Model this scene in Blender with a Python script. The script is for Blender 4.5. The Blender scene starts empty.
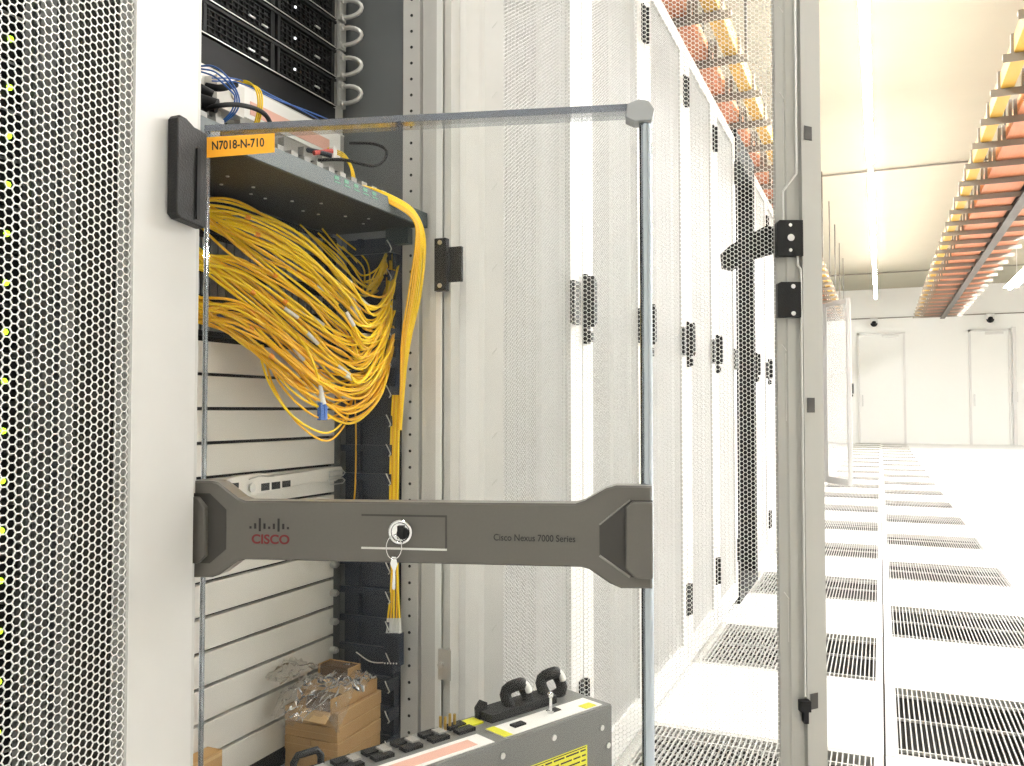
import bpy, math, random
import numpy as np
random.seed(7)
rnd = random.uniform
sc = bpy.context.scene
col = sc.collection
PI = math.pi

# ------------------------------------------------------------------ camera
FPX = 858.0
PSI = math.atan(368/FPX); PIT = math.atan(27/FPX); EYE = .857
CF = (-math.sin(PSI)*math.cos(PIT), math.cos(PSI)*math.cos(PIT), math.sin(PIT))
CR = (math.cos(PSI), math.sin(PSI), 0)
CU = (math.sin(PSI)*math.sin(PIT), -math.cos(PSI)*math.sin(PIT), math.cos(PIT))
cd = bpy.data.cameras.new('camera'); cam = bpy.data.objects.new('camera', cd); col.objects.link(cam)
cam.location = (0, 0, EYE); cam.rotation_euler = (PI/2+PIT, 0, PSI)
cd.sensor_fit = 'HORIZONTAL'; cd.sensor_width = 36; cd.lens = FPX/1024*36; cd.clip_start = .02
sc.camera = cam
def at(px, py, ax, v):
    """point of the world seen at a pixel, on the plane ax = v"""
    r = [CF[i]+CR[i]*(px-512)/FPX+CU[i]*(383-py)/FPX for i in range(3)]
    i = 'xyz'.index(ax); o = [0, 0, EYE]; t = (v-o[i])/r[i]
    return tuple(o[k]+t*r[k] for k in range(3))

# --------------------------------------------------------------- materials
def mat(name, c, rough=.5, metal=0., spec=.5, noise=0, nscale=30, emis=None, es=0, bump=0, clear=0):
    m = bpy.data.materials.new(name); m.use_nodes = True
    nt = m.node_tree; b = nt.nodes['Principled BSDF']
    b.inputs['Base Color'].default_value = (*c, 1); b.inputs['Roughness'].default_value = rough
    b.inputs['Metallic'].default_value = metal; b.inputs['Specular IOR Level'].default_value = spec
    b.inputs['Coat Weight'].default_value = clear
    if noise or bump:
        tc = nt.nodes.new('ShaderNodeTexCoord'); n = nt.nodes.new('ShaderNodeTexNoise')
        n.inputs['Scale'].default_value = nscale; n.inputs['Detail'].default_value = 4
        nt.links.new(tc.outputs['Object'], n.inputs['Vector'])
        if noise:
            mx = nt.nodes.new('ShaderNodeMix'); mx.data_type = 'RGBA'
            mx.inputs['A'].default_value = (*[v*(1-noise) for v in c], 1)
            mx.inputs['B'].default_value = (*[min(1, v*(1+noise)) for v in c], 1)
            nt.links.new(n.outputs['Fac'], mx.inputs['Factor']); nt.links.new(mx.outputs['Result'], b.inputs['Base Color'])
        if bump:
            bp = nt.nodes.new('ShaderNodeBump'); bp.inputs['Strength'].default_value = bump; bp.inputs['Distance'].default_value = .002
            nt.links.new(n.outputs['Fac'], bp.inputs['Height']); nt.links.new(bp.outputs['Normal'], b.inputs['Normal'])
    if emis:
        b.inputs['Emission Color'].default_value = (*emis, 1); b.inputs['Emission Strength'].default_value = es
    return m
def clearmat(name, tint, trans, rough=.05, haze=(.8, .8, .8), fac=.06):
    m = bpy.data.materials.new(name); m.use_nodes = True; nt = m.node_tree; nt.nodes.clear()
    out = nt.nodes.new('ShaderNodeOutputMaterial'); t = nt.nodes.new('ShaderNodeBsdfTransparent')
    t.inputs['Color'].default_value = (*tint, 1)
    g = nt.nodes.new('ShaderNodeBsdfGlossy'); g.inputs['Roughness'].default_value = rough
    d = nt.nodes.new('ShaderNodeBsdfDiffuse'); d.inputs['Color'].default_value = (*haze, 1)
    m1 = nt.nodes.new('ShaderNodeMixShader'); m1.inputs[0].default_value = fac
    nt.links.new(t.outputs[0], m1.inputs[1]); nt.links.new(d.outputs[0], m1.inputs[2])
    fr = nt.nodes.new('ShaderNodeFresnel'); fr.inputs['IOR'].default_value = trans
    m2 = nt.nodes.new('ShaderNodeMixShader')
    nt.links.new(fr.outputs[0], m2.inputs[0]); nt.links.new(m1.outputs[0], m2.inputs[1]); nt.links.new(g.outputs[0], m2.inputs[2])
    nt.links.new(m2.outputs[0], out.inputs['Surface'])
    return m
def dotted(name, c, dark, scale, size=.32, rough=.5):
    """painted metal with rows of punched round holes"""
    m = mat(name, c, rough); nt = m.node_tree; b = nt.nodes['Principled BSDF']
    tc = nt.nodes.new('ShaderNodeTexCoord'); v = nt.nodes.new('ShaderNodeTexVoronoi'); v.inputs['Scale'].default_value = scale
    v.inputs['Randomness'].default_value = 0
    r = nt.nodes.new('ShaderNodeValToRGB'); r.color_ramp.elements[0].position = size; r.color_ramp.elements[1].position = size+.04
    r.color_ramp.elements[0].color = (*dark, 1); r.color_ramp.elements[1].color = (*c, 1)
    nt.links.new(tc.outputs['Object'], v.inputs['Vector']); nt.links.new(v.outputs['Distance'], r.inputs['Fac'])
    nt.links.new(r.outputs['Color'], b.inputs['Base Color'])
    return m
M = dict(
    white=mat('white_powder_coat', (.84, .84, .82), .42, noise=.02),
    doorwhite=mat('pale_grey_powder_coat', (.68, .67, .65), .45, noise=.03),
    edge_shade=mat('shaded_door_edge', (.42, .415, .385), .45, noise=.03),  # door paint darkened to put shade into the open door's free edge
    post=mat('grey_frame_paint', (.58, .57, .54), .45, noise=.04),
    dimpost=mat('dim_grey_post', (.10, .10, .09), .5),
    inner=mat('dark_rack_interior', (.03, .03, .03), .6),
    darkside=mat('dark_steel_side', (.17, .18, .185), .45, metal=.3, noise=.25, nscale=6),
    black=mat('black_plastic', (.008, .008, .009), .55, spec=.25),
    blackm=mat('matt_black_steel', (.012, .012, .013), .6, spec=.3, noise=.2, nscale=60),
    softblack=mat('charcoal_plastic', (.009, .009, .0095), .5, spec=.35, bump=.3, nscale=600),
    navy=mat('dark_blue_plastic', (.012, .02, .04), .4),
    filler=mat('beige_grey_cover', (.72, .70, .655), .5, noise=.05, nscale=8),
    steel=mat('zinc_steel', (.62, .62, .60), .32, metal=.85, noise=.1),
    fitting=mat('dull_steel_fitting', (.33, .34, .35), .3, metal=.8),
    chrome=mat('chrome', (.75, .75, .76), .12, metal=1),
    silver=mat('cast_silver_handle', (.62, .61, .58), .35, metal=.5, noise=.15, nscale=150),
    rod=mat('polished_steel_rod', (.42, .47, .52), .14, metal=1),
    barm=mat('warm_grey_moulding', (.105, .098, .086), .42, noise=.06, nscale=400),
    bard=mat('dark_recess', (.035, .032, .028), .5),
    barl=mat('bar_edge_highlight', (.24, .23, .21), .3),
    hood=mat('slate_green_hood', (.045, .063, .066), .45),
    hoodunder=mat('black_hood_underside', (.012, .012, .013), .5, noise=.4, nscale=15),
    fin=mat('grey_cable_guide', (.30, .29, .27), .5),
    yellow=mat('yellow_fibre_jacket', (1.0, .66, .012), .35, noise=.06, nscale=40),
    yellow2=mat('amber_fibre_jacket', (.86, .47, .008), .38),
    blue=mat('blue_patch_jacket', (.03, .12, .42), .4),
    orangeclip=mat('orange_clip', (.85, .30, .02), .5),
    sleeve=mat('white_label_sleeve', (.68, .68, .66), .4),
    tag=mat('orange_label_tape', (1.0, .45, .02), .45),
    ink=mat('black_ink', (.01, .01, .01), .6),
    red=mat('red_ink', (.13, .008, .010), .5),
    paper=mat('white_label_paper', (.86, .85, .82), .5),
    pink=mat('pink_label_strip', (.78, .45, .36), .5),
    ylabel=mat('yellow_warning_label', (.72, .70, .03), .5),
    equip=mat('grey_equipment_steel', (.15, .15, .145), .4, metal=.25, noise=.05),
    equipt=mat('grey_faceplate', (.20, .20, .19), .4, metal=.2),
    board=mat('brown_cardboard', (.48, .29, .115), .75, noise=.08, nscale=50),
    boardl=mat('pale_cardboard_edge', (.60, .40, .19), .75),
    board_shade=mat('cardboard_mouth_shade', (.10, .055, .025), .8),
    tilem=mat('white_floor_laminate', (.80, .80, .785), .4, noise=.02, nscale=3),
    grille=mat('pale_grille_metal', (.50, .49, .46), .45),
    void=mat('dark_underfloor', (.035, .034, .03), .9, noise=.5, nscale=6),
    wall=mat('white_wall_paint', (.85, .85, .82), .6),
    ceil=mat('cream_ceiling_paint', (.37, .345, .26), .7, noise=.05, nscale=2),
    orange=dotted('orange_perforated_trough', (.46, .16, .07), (.17, .05, .02), 26, .36),
    oranges=mat('orange_trough_side', (.60, .24, .09), .5),
    duct=mat('yellow_fibre_duct', (.56, .32, .045), .5),
    rung=mat('tray_rung_steel', (.21, .19, .16), .4, metal=.3),
    spine=mat('tray_spine_steel', (.08, .07, .06), .5, metal=.3),
    tube=mat('lit_tube', (1, 1, 1), .5, emis=(1, .99, .98), es=58),
    tube_near=mat('lit_tube_near', (1, 1, 1), .5, emis=(1, .99, .98), es=58),
    tube_cam=mat('lit_tube_back', (1, 1, 1), .5, emis=(1, .99, .98), es=58),
    tube_right=mat('lit_tube_right', (1, 1, 1), .5, emis=(1, .99, .98), es=270),
    led=mat('lit_green_status_light', (.4, .9, .05), .4, emis=(.55, 1, .03), es=2.2),
    wled=mat('lit_white_status_light', (.9, .9, .9), .4, emis=(.9, .95, 1), es=1.2),
    acrylic=clearmat('clear_acrylic', (.985, .99, .985), 1.16, .03, (.75, .78, .78), .007),
    acredge=clearmat('acrylic_edge', (.62, .66, .72), 1.4, .1, (.35, .38, .45), .35),
    acrlip=clearmat('clear_acrylic_lip', (.90, .92, .94), 1.35, .08, (.7, .72, .75), .16),
    wrap=clearmat('plastic_wrap', (.93, .92, .90), 1.4, .2, (.60, .57, .52), .13),
)

# ------------------------------------------------------------ mesh builder
class MB:
    def __init__(s): s.v = []; s.f = []; s.mi = []; s.sm = []
    def add(s, vs, fs, mi=0, smooth=False):
        o = len(s.v); s.v += [tuple(p) for p in vs]
        for f in fs: s.f.append(tuple(i+o for i in f)); s.mi.append(mi); s.sm.append(smooth)
        return s
    def box(s, x0, x1, y0, y1, z0, z1, mi=0):
        v = [(x, y, z) for z in (z0, z1) for y in (y0, y1) for x in (x0, x1)]
        return s.add(v, [(0, 2, 3, 1), (4, 5, 7, 6), (0, 1, 5, 4), (2, 6, 7, 3), (0, 4, 6, 2), (1, 3, 7, 5)], mi)
    def prism(s, poly, a0, a1, ax='z', mi=0, smooth=False):
        """poly of (a,b) swept along ax; ax z: (x,y); ax y: (x,z); ax x: (y,z)"""
        def P(p, t): return {'z': (p[0], p[1], t), 'y': (p[0], t, p[1]), 'x': (t, p[0], p[1])}[ax]
        n = len(poly); v = [P(p, a0) for p in poly]+[P(p, a1) for p in poly]
        f = [tuple(range(n)), tuple(range(2*n-1, n-1, -1))]
        s.add(v, f+[(i, (i+1) % n, n+(i+1) % n, n+i) for i in range(n)], mi)
        return s
    def tube(s, pts, r, n=8, mi=0, closed=False, r2=None):
        pts = [np.array(p, float) for p in pts]; m = len(pts); vs = []
        up = None
        for i, p in enumerate(pts):
            if closed: t = pts[(i+1) % m]-pts[i-1]
            else: t = pts[min(i+1, m-1)]-pts[max(i-1, 0)]
            t = t/(np.linalg.norm(t)+1e-12)
            if up is None:
                a = np.array((0, 0, 1.)) if abs(t[2]) < .9 else np.array((1., 0, 0)); up = np.cross(t, a)
            up = up-t*np.dot(up, t); up /= np.linalg.norm(up)+1e-12; w = np.cross(t, up)
            rr = r if r2 is None else r+(r2-r)*i/(m-1)
            for k in range(n):
                an = 2*PI*k/n; vs.append(tuple(p+rr*(math.cos(an)*up+math.sin(an)*w)))
        fs = []; seg = m if closed else m-1
        for i in range(seg):
            for k in range(n):
                a = i*n+k; b = i*n+(k+1) % n; c = ((i+1) % m)*n+(k+1) % n; d = ((i+1) % m)*n+k
                fs.append((a, b, c, d))
        s.add(vs, fs, mi, True)
        if not closed: s.add([vs[k] for k in range(n)]+[vs[(m-1)*n+k] for k in range(n)], [tuple(range(n-1, -1, -1)), tuple(range(n, 2*n))], mi)
        return s
    def cyl(s, a, b, r, n=12, mi=0): return s.tube([a, b], r, n, mi)
    def sphere(s, c, r, n=10, mi=0, sz=1):
        vs = [(c[0], c[1], c[2]+r*sz)]
        k = n//2
        for i in range(1, k):
            for j in range(n):
                t = PI*i/k; p = 2*PI*j/n
                vs.append((c[0]+r*math.sin(t)*math.cos(p), c[1]+r*math.sin(t)*math.sin(p), c[2]+r*sz*math.cos(t)))
        vs.append((c[0], c[1], c[2]-r*sz)); fs = []
        for j in range(n): fs.append((0, 1+j, 1+(j+1) % n)); fs.append((len(vs)-1, 1+(k-2)*n+(j+1) % n, 1+(k-2)*n+j))
        for i in range(k-2):
            for j in range(n): fs.append((1+i*n+j, 1+(i+1)*n+j, 1+(i+1)*n+(j+1) % n, 1+i*n+(j+1) % n))
        return s.add(vs, fs, mi, True)
    def mesh(s, name, mats):
        me = bpy.data.meshes.new(name); me.from_pydata(s.v, [], s.f)
        for m in (mats if isinstance(mats, (list, tuple)) else [mats]): me.materials.append(M[m] if isinstance(m, str) else m)
        me.polygons.foreach_set('material_index', s.mi); me.polygons.foreach_set('use_smooth', s.sm)
        me.update()
        import bmesh
        if len(s.f) < 20000:
            b = bmesh.new(); b.from_mesh(me); bmesh.ops.recalc_face_normals(b, faces=b.faces); b.to_mesh(me); b.free()
        return me
    def build(s, name, mats, parent=None, loc=None):
        return link(name, s.mesh(name, mats), parent, loc)
def link(name, me, parent=None, loc=None):
    o = bpy.data.objects.new(name, me); col.objects.link(o)
    if parent: o.parent = parent
    if loc: o.location = loc
    return o
def tag(o, label=None, cat=None, group=None, kind=None):
    for k, v in (('label', label), ('category', cat), ('group', group), ('kind', kind)):
        if v: o[k] = v
    return o
def empty(name, loc=(0, 0, 0), rz=0, label=None, cat=None, group=None):
    o = bpy.data.objects.new(name, None); col.objects.link(o); o.location = loc; o.rotation_euler = (0, 0, rz)
    o.empty_display_size = .05
    return tag(o, label, cat, group)
def copy_tree(o, parent=None, skip=()):
    kids = [c for c in bpy.data.objects if c.parent == o]
    c = o.copy(); col.objects.link(c); c.parent = parent
    for ch in kids:
        if ch.name.split('.')[0] in skip: continue
        copy_tree(ch, c, skip)
    return c
def bevel(o, w=.001, seg=2):
    m = o.modifiers.new('bevel', 'BEVEL'); m.width = w; m.segments = seg; m.limit_method = 'ANGLE'; m.angle_limit = .7
    return o
def spline(P, n=8):
    P = [np.array(p, float) for p in P]; P = [2*P[0]-P[1]]+P+[2*P[-1]-P[-2]]; out = []
    for i in range(1, len(P)-2):
        for k in range(n):
            t = k/n; a, b, c, d = P[i-1:i+3]
            out.append(.5*((2*b)+(-a+c)*t+(2*a-5*b+4*c-d)*t*t+(-a+3*b-3*c+d)*t**3))
    out.append(P[-2]); return out
def text(name, s, size, material, parent, loc, rot, extrude=.0002, fat=0, ax='LEFT', shear=0, sx=1):
    cu = bpy.data.curves.new(name, 'FONT'); cu.body = s; cu.size = size; cu.extrude = extrude; cu.offset = fat
    cu.align_x = ax; cu.align_y = 'CENTER'; cu.shear = shear; cu.space_character = 1.0
    tmp = bpy.data.objects.new(name, cu); col.objects.link(tmp)
    dg = bpy.context.evaluated_depsgraph_get(); me = bpy.data.meshes.new_from_object(tmp.evaluated_get(dg))
    bpy.data.objects.remove(tmp); me.materials.clear(); me.materials.append(M[material])
    o = link(name, me, parent, loc); o.rotation_euler = rot; o.scale = (sx, 1, 1)
    return o
ORD = ['first', 'second', 'third', 'fourth', 'fifth', 'sixth', 'seventh', 'eighth', 'ninth', 'tenth', 'eleventh', 'twelfth',
       'thirteenth', 'fourteenth', 'fifteenth', 'sixteenth', 'seventeenth', 'eighteenth', 'nineteenth', 'twentieth']

# ------------------------------------------------------- hexagonal mesh sheet
def hex_sheet(name, y0, y1, z0, z1, material, x=0., pitch=.00687, thick=.0009, hole=.86):
    R = pitch/math.sqrt(3); dx = 1.5*R
    ny = int((y1-y0)/dx)+1; nz = int((z1-z0)/pitch)+1
    jj, ii = np.meshgrid(np.arange(nz), np.arange(ny))
    cy = y0+ii*dx; cz = z0+jj*pitch+(ii % 2)*pitch/2
    c = np.stack([cy.ravel(), cz.ravel()], 1); n = len(c)
    an = np.arange(6)*PI/3; ring = np.stack([np.cos(an), np.sin(an)], 1)
    V = np.zeros((n, 24, 3))
    for q, (rad, xx) in enumerate(((R, x), (R*hole, x), (R, x+thick), (R*hole, x+thick))):
        V[:, q*6:q*6+6, 1:] = c[:, None, :]+ring[None]*rad; V[:, q*6:q*6+6, 0] = xx
    k = np.arange(6); k1 = (k+1) % 6
    quads = np.concatenate([np.stack([k, k1, 6+k1, 6+k], 1), np.stack([12+k, 18+k, 18+k1, 12+k1], 1), np.stack([6+k, 6+k1, 18+k1, 18+k], 1)])
    Fq = (quads[None]+(np.arange(n)*24)[:, None, None]).reshape(-1)
    me = bpy.data.meshes.new(name); nf = len(Fq)//4
    me.vertices.add(n*24); me.vertices.foreach_set('co', V.reshape(-1))
    me.loops.add(nf*4); me.loops.foreach_set('vertex_index', Fq.astype(np.int32))
    me.polygons.add(nf); me.polygons.foreach_set('loop_start', (np.arange(nf)*4).astype(np.int32))
    me.materials.append(M[material]); me.update(calc_edges=True)
    return me

# ================================================================== SETTING
XL, XR, YB, YF, ZC = -2.6, 4.6, -3.0, 24.2, 4.0
T = .603; Y0 = 2.348
rows = list(range(-3, 37))
b = MB()
g = .0012
for k in rows:
    ya, yb = Y0+k*T, min(Y0+(k+1)*T, YF)
    if k % 2: b.box(0.0025, T-g, ya+g, yb-g, -.03, 0)      # plain tile in the right column
    else: b.box(-T+g, -0.0025, ya+g, yb-g, -.03, 0)        # plain tile in the left column
    b.box(T+g, 2*T-g, ya+g, yb-g, -.03, 0)
ylo = Y0+rows[0]*T
b.box(XL, -T-g, YB, YF, -.03, 0); b.box(2*T+g, XR, YB, YF, -.03, 0)
b.box(-T+g, 2*T-g, YB, ylo, -.03, 0)
fl = b.build('floor', 'tilem'); tag(fl, kind='structure')
tag(MB().box(XL, XR, YB, YF, -.50, -.45).build('floor', 'void'), kind='structure')
fl.name = 'floor'
def wall(name, *a): return tag(MB().box(*a).build(name, 'wall'), kind='structure')
wall('wall_left', XL-.1, XL, YB, YF, -.5, ZC); wall('wall_right', XR, XR+.1, YB, YF, -.5, ZC)
wall('wall_far', XL-.1, XR+.1, YF, YF+.1, -.5, ZC); wall('wall_back', XL-.1, XR+.1, YB-.1, YB, -.5, ZC)
tag(MB().box(XL-.1, XR+.1, YB-.1, YF+.1, ZC, ZC+.1).build('ceiling', 'ceil'), kind='structure')
# far doors
def far_door(name, x0, x1, z1):
    d = tag(MB().box(x0+.05, x1-.05, YF-.03, YF-.004, 0.005, z1-.05).build(name, 'wall'), kind='structure')
    f = MB(); f.box(x0, x0+.05, YF-.06, YF-.001, 0, z1); f.box(x1-.05, x1, YF-.06, YF-.001, 0, z1); f.box(x0, x1, YF-.06, YF-.001, z1-.05, z1)
    f.build('door_frame', 'doorwhite', d)
    h = MB(); h.box(x0+.1, x0+.13, YF-.07, YF-.03, .95, 1.25); h.build('door_handle', 'steel', d)
    c = MB(); c.box(x1-.55, x1-.15, YF-.10, YF-.03, z1-.13, z1-.07); c.build('door_closer', 'doorwhite', d)
far_door('door_1', -.53, .61, 2.86); far_door('door_2', 2.05, 2.96, 2.86)
tr = MB(); tr.box(3.0, 3.08, YF-.05, YF-.001, 0, 2.9); tr.box(2.98, 3.10, YF-.08, YF-.001, 1.05, 1.30); tag(tr.build('trim_1', 'doorwhite'), kind='structure')
# ceiling / wall conduits
for y, z, lab in ((12.07, 3.975, 'thin grey conduit crossing the ceiling at the near end of the long lit tube'),
                  (21.2, 3.975, 'thin grey conduit crossing the ceiling near the far wall')):
    tag(MB().cyl((XL, y, z), (XR, y, z), .013, 8).build('ceiling_conduit', 'rung'), lab, 'conduit')
tag(MB().cyl((XL, YF-.03, 3.24), (XR, YF-.03, 3.24), .013, 8).build('wall_conduit', 'rung'), 'thin grey conduit running along the far wall above the doors', 'conduit')

# floor grilles
gm = MB()
gm.box(0, T, 0, .022, -.025, 0); gm.box(0, T, T-.022, T, -.025, 0); gm.box(0, .030, .022, T-.022, -.025, 0); gm.box(T-.022, T, .022, T-.022, -.025, 0)
for y in (.06, .30, .515): gm.box(.03, T-.022, y-.003, y+.003, -.008, -.0008)
n = 42
for i in range(n):
    x = .030+(T-.052)*(i+.5)/n; gm.box(x-.0017, x+.0017, .022, T-.022, -.006, -.0004)
gme = None
sgn = {0: 'right', 1: 'left'}; cnt = {0: 0, 1: 0}
for k in rows:
    if Y0+(k+1)*T > YF: continue
    side = k % 2          # even rows: right column, odd rows: left column
    x0 = 0.0 if side == 0 else -T
    if gme is None: gme = gm.mesh('floor_grille', 'grille')
    o = link('floor_grille', gme, None, (x0+(.0025 if side == 0 else g), Y0+k*T+g, 0)); o.scale = ((T-.0037)/T, (T-2*g)/T, 1)
    vis = k >= (-1 if side else 0)
    if vis:
        cnt[side] += 1; nn = cnt[side]
        lab = ('nearest' if nn == 1 else ORD[nn-1]+' nearest' if nn <= 20 else 'far')+' slotted airflow tile in the %s column of the white aisle floor' % sgn[side]
    else: lab = 'slotted airflow tile of the %s column below the picture edge, number %s' % (sgn[side], ORD[k+3])
    tag(o, lab, 'floor tile', 'slotted airflow tiles in the aisle floor')

# ceiling lights
def light(x, ya, yb, lab, mt='tube', z=3.3, wide=.035):
    t = empty('tube_light', (x, ya, z), 0, lab, 'light', 'ceiling tube lights')
    L = yb-ya
    h = MB(); h.box(-.010, .010, 0, L, .034, .05)
    if wide > .04: h.prism([(-wide, .0), (-wide, .006), (0, .05), (wide, .006), (wide, .0), (0, .042)], 0, L, 'y')  # wide reflector added to keep the right tubes' light off the ceiling
    for k in range(int(L/2.4)+1):
        y = min(.1+k*2.4, L-.05); h.cyl((0, y, .075), (0, y, ZC-z), .006, 6)
    h.box(-.03, .03, -.02, .0, -.03, .05); h.build('housing', 'doorwhite', t)
    MB().cyl((0, 0.01, 0), (0, L, 0), .03, 10).build('tube', mt, t)
light(-.06, 9.49, 20.25, 'long lit white tube light running down the aisle ceiling')
light(-.06, 2.9, 9.1, 'lit tube light over the near part of the aisle, short of the ceiling conduit', 'tube_near')
light(2.42, 9.0, 19.7, 'lit tube light at the right edge beyond the orange cable tray', 'tube_right', 3.3, .13)
light(2.42, 2.9, 8.6, 'unseen tube light added beyond the right edge to light the rack fronts', 'tube_right', 3.3, .13)  # added out of view to brighten surfaces facing the aisle
light(-.06, -2.6, 2.5, 'lit tube light above and behind the camera', 'tube_cam')
# security cameras on the far wall
for x, z, lab in ((-.12, 3.10, 'small dark dome camera on the far wall under the end of the long tube light'), (2.53, 3.10, 'small dark dome camera on the far wall above the right-hand far door')):
    c = empty('security_camera', (x, YF, z), 0, lab, 'camera', 'dome cameras on the far wall')
    MB().box(-.09, .09, -.16, 0, .0, .13).build('housing', 'doorwhite', c)
    MB().sphere((0, -.10, .0), .09, 12).build('dome', 'black', c)

# cable trays over the aisle edges
hrod = MB().cyl((0, 0, 0), (0, 0, ZC-2.84), .008, 6).mesh('hanger_rod', 'spine')
def tray(sign, ya, yb, lab):
    t = empty('cable_tray', (0, ya, 2.84), 0, lab, 'cable tray', 'overhead cable trays')
    L = yb-ya; S = lambda a, c: (min(sign*a, sign*c), max(sign*a, sign*c))
    d = MB(); a = S(.715, .79)
    d.box(*a, 0, L, .022, .03); d.box(*S(.715, .721), 0, L, .03, .12); d.box(*S(.784, .79), 0, L, .03, .12); d.build('fibre_duct', 'duct', t)
    for nm, p, q in (('trough', .88, 1.20), ('trough', 1.30, 1.54)):
        m = MB(); m.box(*S(p, q), 0, L, .024, .03); m.build(nm, 'orange', t)
        m = MB(); m.box(*S(p, p+.006), 0, L, .03, .12); m.box(*S(q-.006, q), 0, L, .03, .12); m.build('trough_side', 'oranges', t)
    m = MB(); m.box(*S(1.215, 1.285), 0, L, .02, .14); m.box(*S(1.205, 1.295), 0, L, -.03, -.018); m.box(*S(1.245, 1.255), 0, L, -.018, .02); m.build('spine', 'spine', t)
    rm = MB(); rm.box(*S(.66, 1.60), -.022, .022, -.006, .018); rm.box(*S(.66, 1.60), -.022, -.018, -.03, -.006)
    for xx in (.70, .83, .86, 1.22): rm.box(*S(xx, xx+.02), -.02, .02, .018, .13)
    me = rm.mesh('rung', 'rung'); k = 0
    while .2+k*.585 < L:
        link('rung', me, t, (0, .2+k*.585, 0)); k += 1
    k = 0
    while .2+k*1.755 < L:
        for xx in (.67, 1.235): link('hanger_rod', hrod, t, (sign*xx, .2+k*1.755, 0)) if (sign < 0 or xx > 1) else None
        k += 1
tray(1, 1.2, 20.5, 'orange and yellow overhead cable tray hanging on the right side of the aisle')
tray(-1, 1.2, 20.5, 'orange and yellow overhead cable tray above the row of white racks')

# ============================================================== RACKS (row)
RH = 2.13; P = .588; XF = -.61
HS, HE, DW = .08, .508, .583          # mesh start, mesh end, door width along the door
door_mesh = hex_sheet('perforated_panel', -HE-.004, -HS+.004, .10, 2.034, 'white', x=.017, hole=.895)
def frame_mesh(HS=HS, edge='doorwhite'):
    m = MB(); z0, z1 = .03, 2.08
    # stiles as profiles (x = depth, y = -distance from hinge)
    m.prism([(0, 0), (.025, 0), (.025, -HS), (.016, -HS), (.016, -.05), (.008, -.042), (0, -.022)], z0, z1)
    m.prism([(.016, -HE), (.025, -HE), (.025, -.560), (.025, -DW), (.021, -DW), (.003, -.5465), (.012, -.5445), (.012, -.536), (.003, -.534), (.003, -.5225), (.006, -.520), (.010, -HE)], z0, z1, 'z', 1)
    m.box(.003, .025, -.5225, -HS, z0, .105); m.box(.003, .025, -.5225, -HS, 2.03, z1)
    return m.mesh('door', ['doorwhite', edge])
fmesh = frame_mesh()
fmesh_left = frame_mesh(.073)
fmesh_open = frame_mesh(HS, 'edge_shade')
door_mesh_left = hex_sheet('perforated_panel', -HE-.004, -.073+.004, .10, 2.034, 'white', x=.021)
# swing handle on the outside
hm = MB(); hm.prism([(-.582, 1.0), (-.552, 1.0), (-.552, 1.03), (-.556, 1.04), (-.552, 1.06), (-.552, 1.135), (-.574, 1.15), (-.582, 1.15)], .025, .034, 'x'); hm.prism([(-.580, 1.035), (-.557, 1.045), (-.557, 1.13), (-.575, 1.145), (-.580, 1.145)], .034, .050, 'x'); hm.box(.034, .043, -.578, -.560, 1.004, 1.026)
handle_me = hm.mesh('swing_handle', 'blackm')
hg = MB(); hg.box(.004, .032, -.03, .004, 0, .10); hg.cyl((.034, .002, 0), (.034, .002, .10), .006, 8)
hinge_me = hg.mesh('hinge', 'blackm')
def add_door(rack, y1, angle=0, handle=True, fm=None, dm=None):
    d = link('door', fm or fmesh, rack, (XF, y1, 0)); d.rotation_euler = (0, 0, angle)
    link('perforated_panel', dm or door_mesh, d)
    if handle: link('swing_handle', handle_me, d)
    for z in (.19, 1.865): link('hinge', hinge_me, d, (0, 0, z))
    return d
cab = MB()
cab.box(-1.25, -.02+0, -P+.002, -P+.02, 0.03, RH, 0); cab.box(-1.25, -.02, -.02, -.002, .03, RH, 0)
cab.box(-1.25, 0, -P+.002, -.002, 2.085, RH, 0); cab.box(-1.25, 0, -P+.002, -.002, 0, .03, 0); cab.box(-1.25, -1.24, -P+.02, -.02, .03, RH, 0)
cabinet_me = cab.mesh('cabinet', 'white')
inn = MB(); inn.box(-.19, -.18, -P+.075, -.075, .05, 1.99); 
for z in np.arange(.10, 1.95, .0889): inn.box(-.18, -.178, -P+.08, -.08, z, z+.084)
inner_me = inn.mesh('blanking_panel', 'inner')
pst = MB(); pst.box(-.16, -.06, -P+.02, -P+.06, .03, 2.005); pst.box(-.16, -.06, -.06, -.02, .03, 2.005)
post_me = pst.mesh('frame_post', 'post')
kp = MB(); kp.box(.0255, .034, -.085, -.040, 1.035, 1.125)
kp_me = kp.mesh('keeper_plate', 'softblack')
def closed_rack(y1, lab, handle=True):
    r = empty('server_rack', (0, 0, 0), 0, lab, 'rack', 'white racks in the row')
    for nm, me in (('cabinet', cabinet_me), ('blanking_panel', inner_me), ('frame_post', post_me), ('keeper_plate', kp_me)):
        link(nm, me, r, (XF, 0, 0))
    add_door(r, 0, 0, handle)
    r.location = (0, y1, 0); r.scale = (1, .918, 1)
    return r
YO = 1.19                             # right boundary of the open rack
names = ['first', 'second', 'third', 'fourth', 'fifth']
far_i = 0
for k in range(1, 17):
    y1 = 1.745+(k-1)*.54 if k < 6 else 4.515+(k-6)*.54
    if k == 6: continue
    if k < 6: lab = 'closed white perforated rack, %s in the row beyond the open grey door' % names[k-1]
    elif k < 9: lab = 'closed white perforated rack, %s after the tall black rack' % ORD[k-7]
    else: lab = 'closed white rack far down the row, %s beyond the black rack' % ORD[k-7]
    closed_rack(y1, lab, k > 1)
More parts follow.
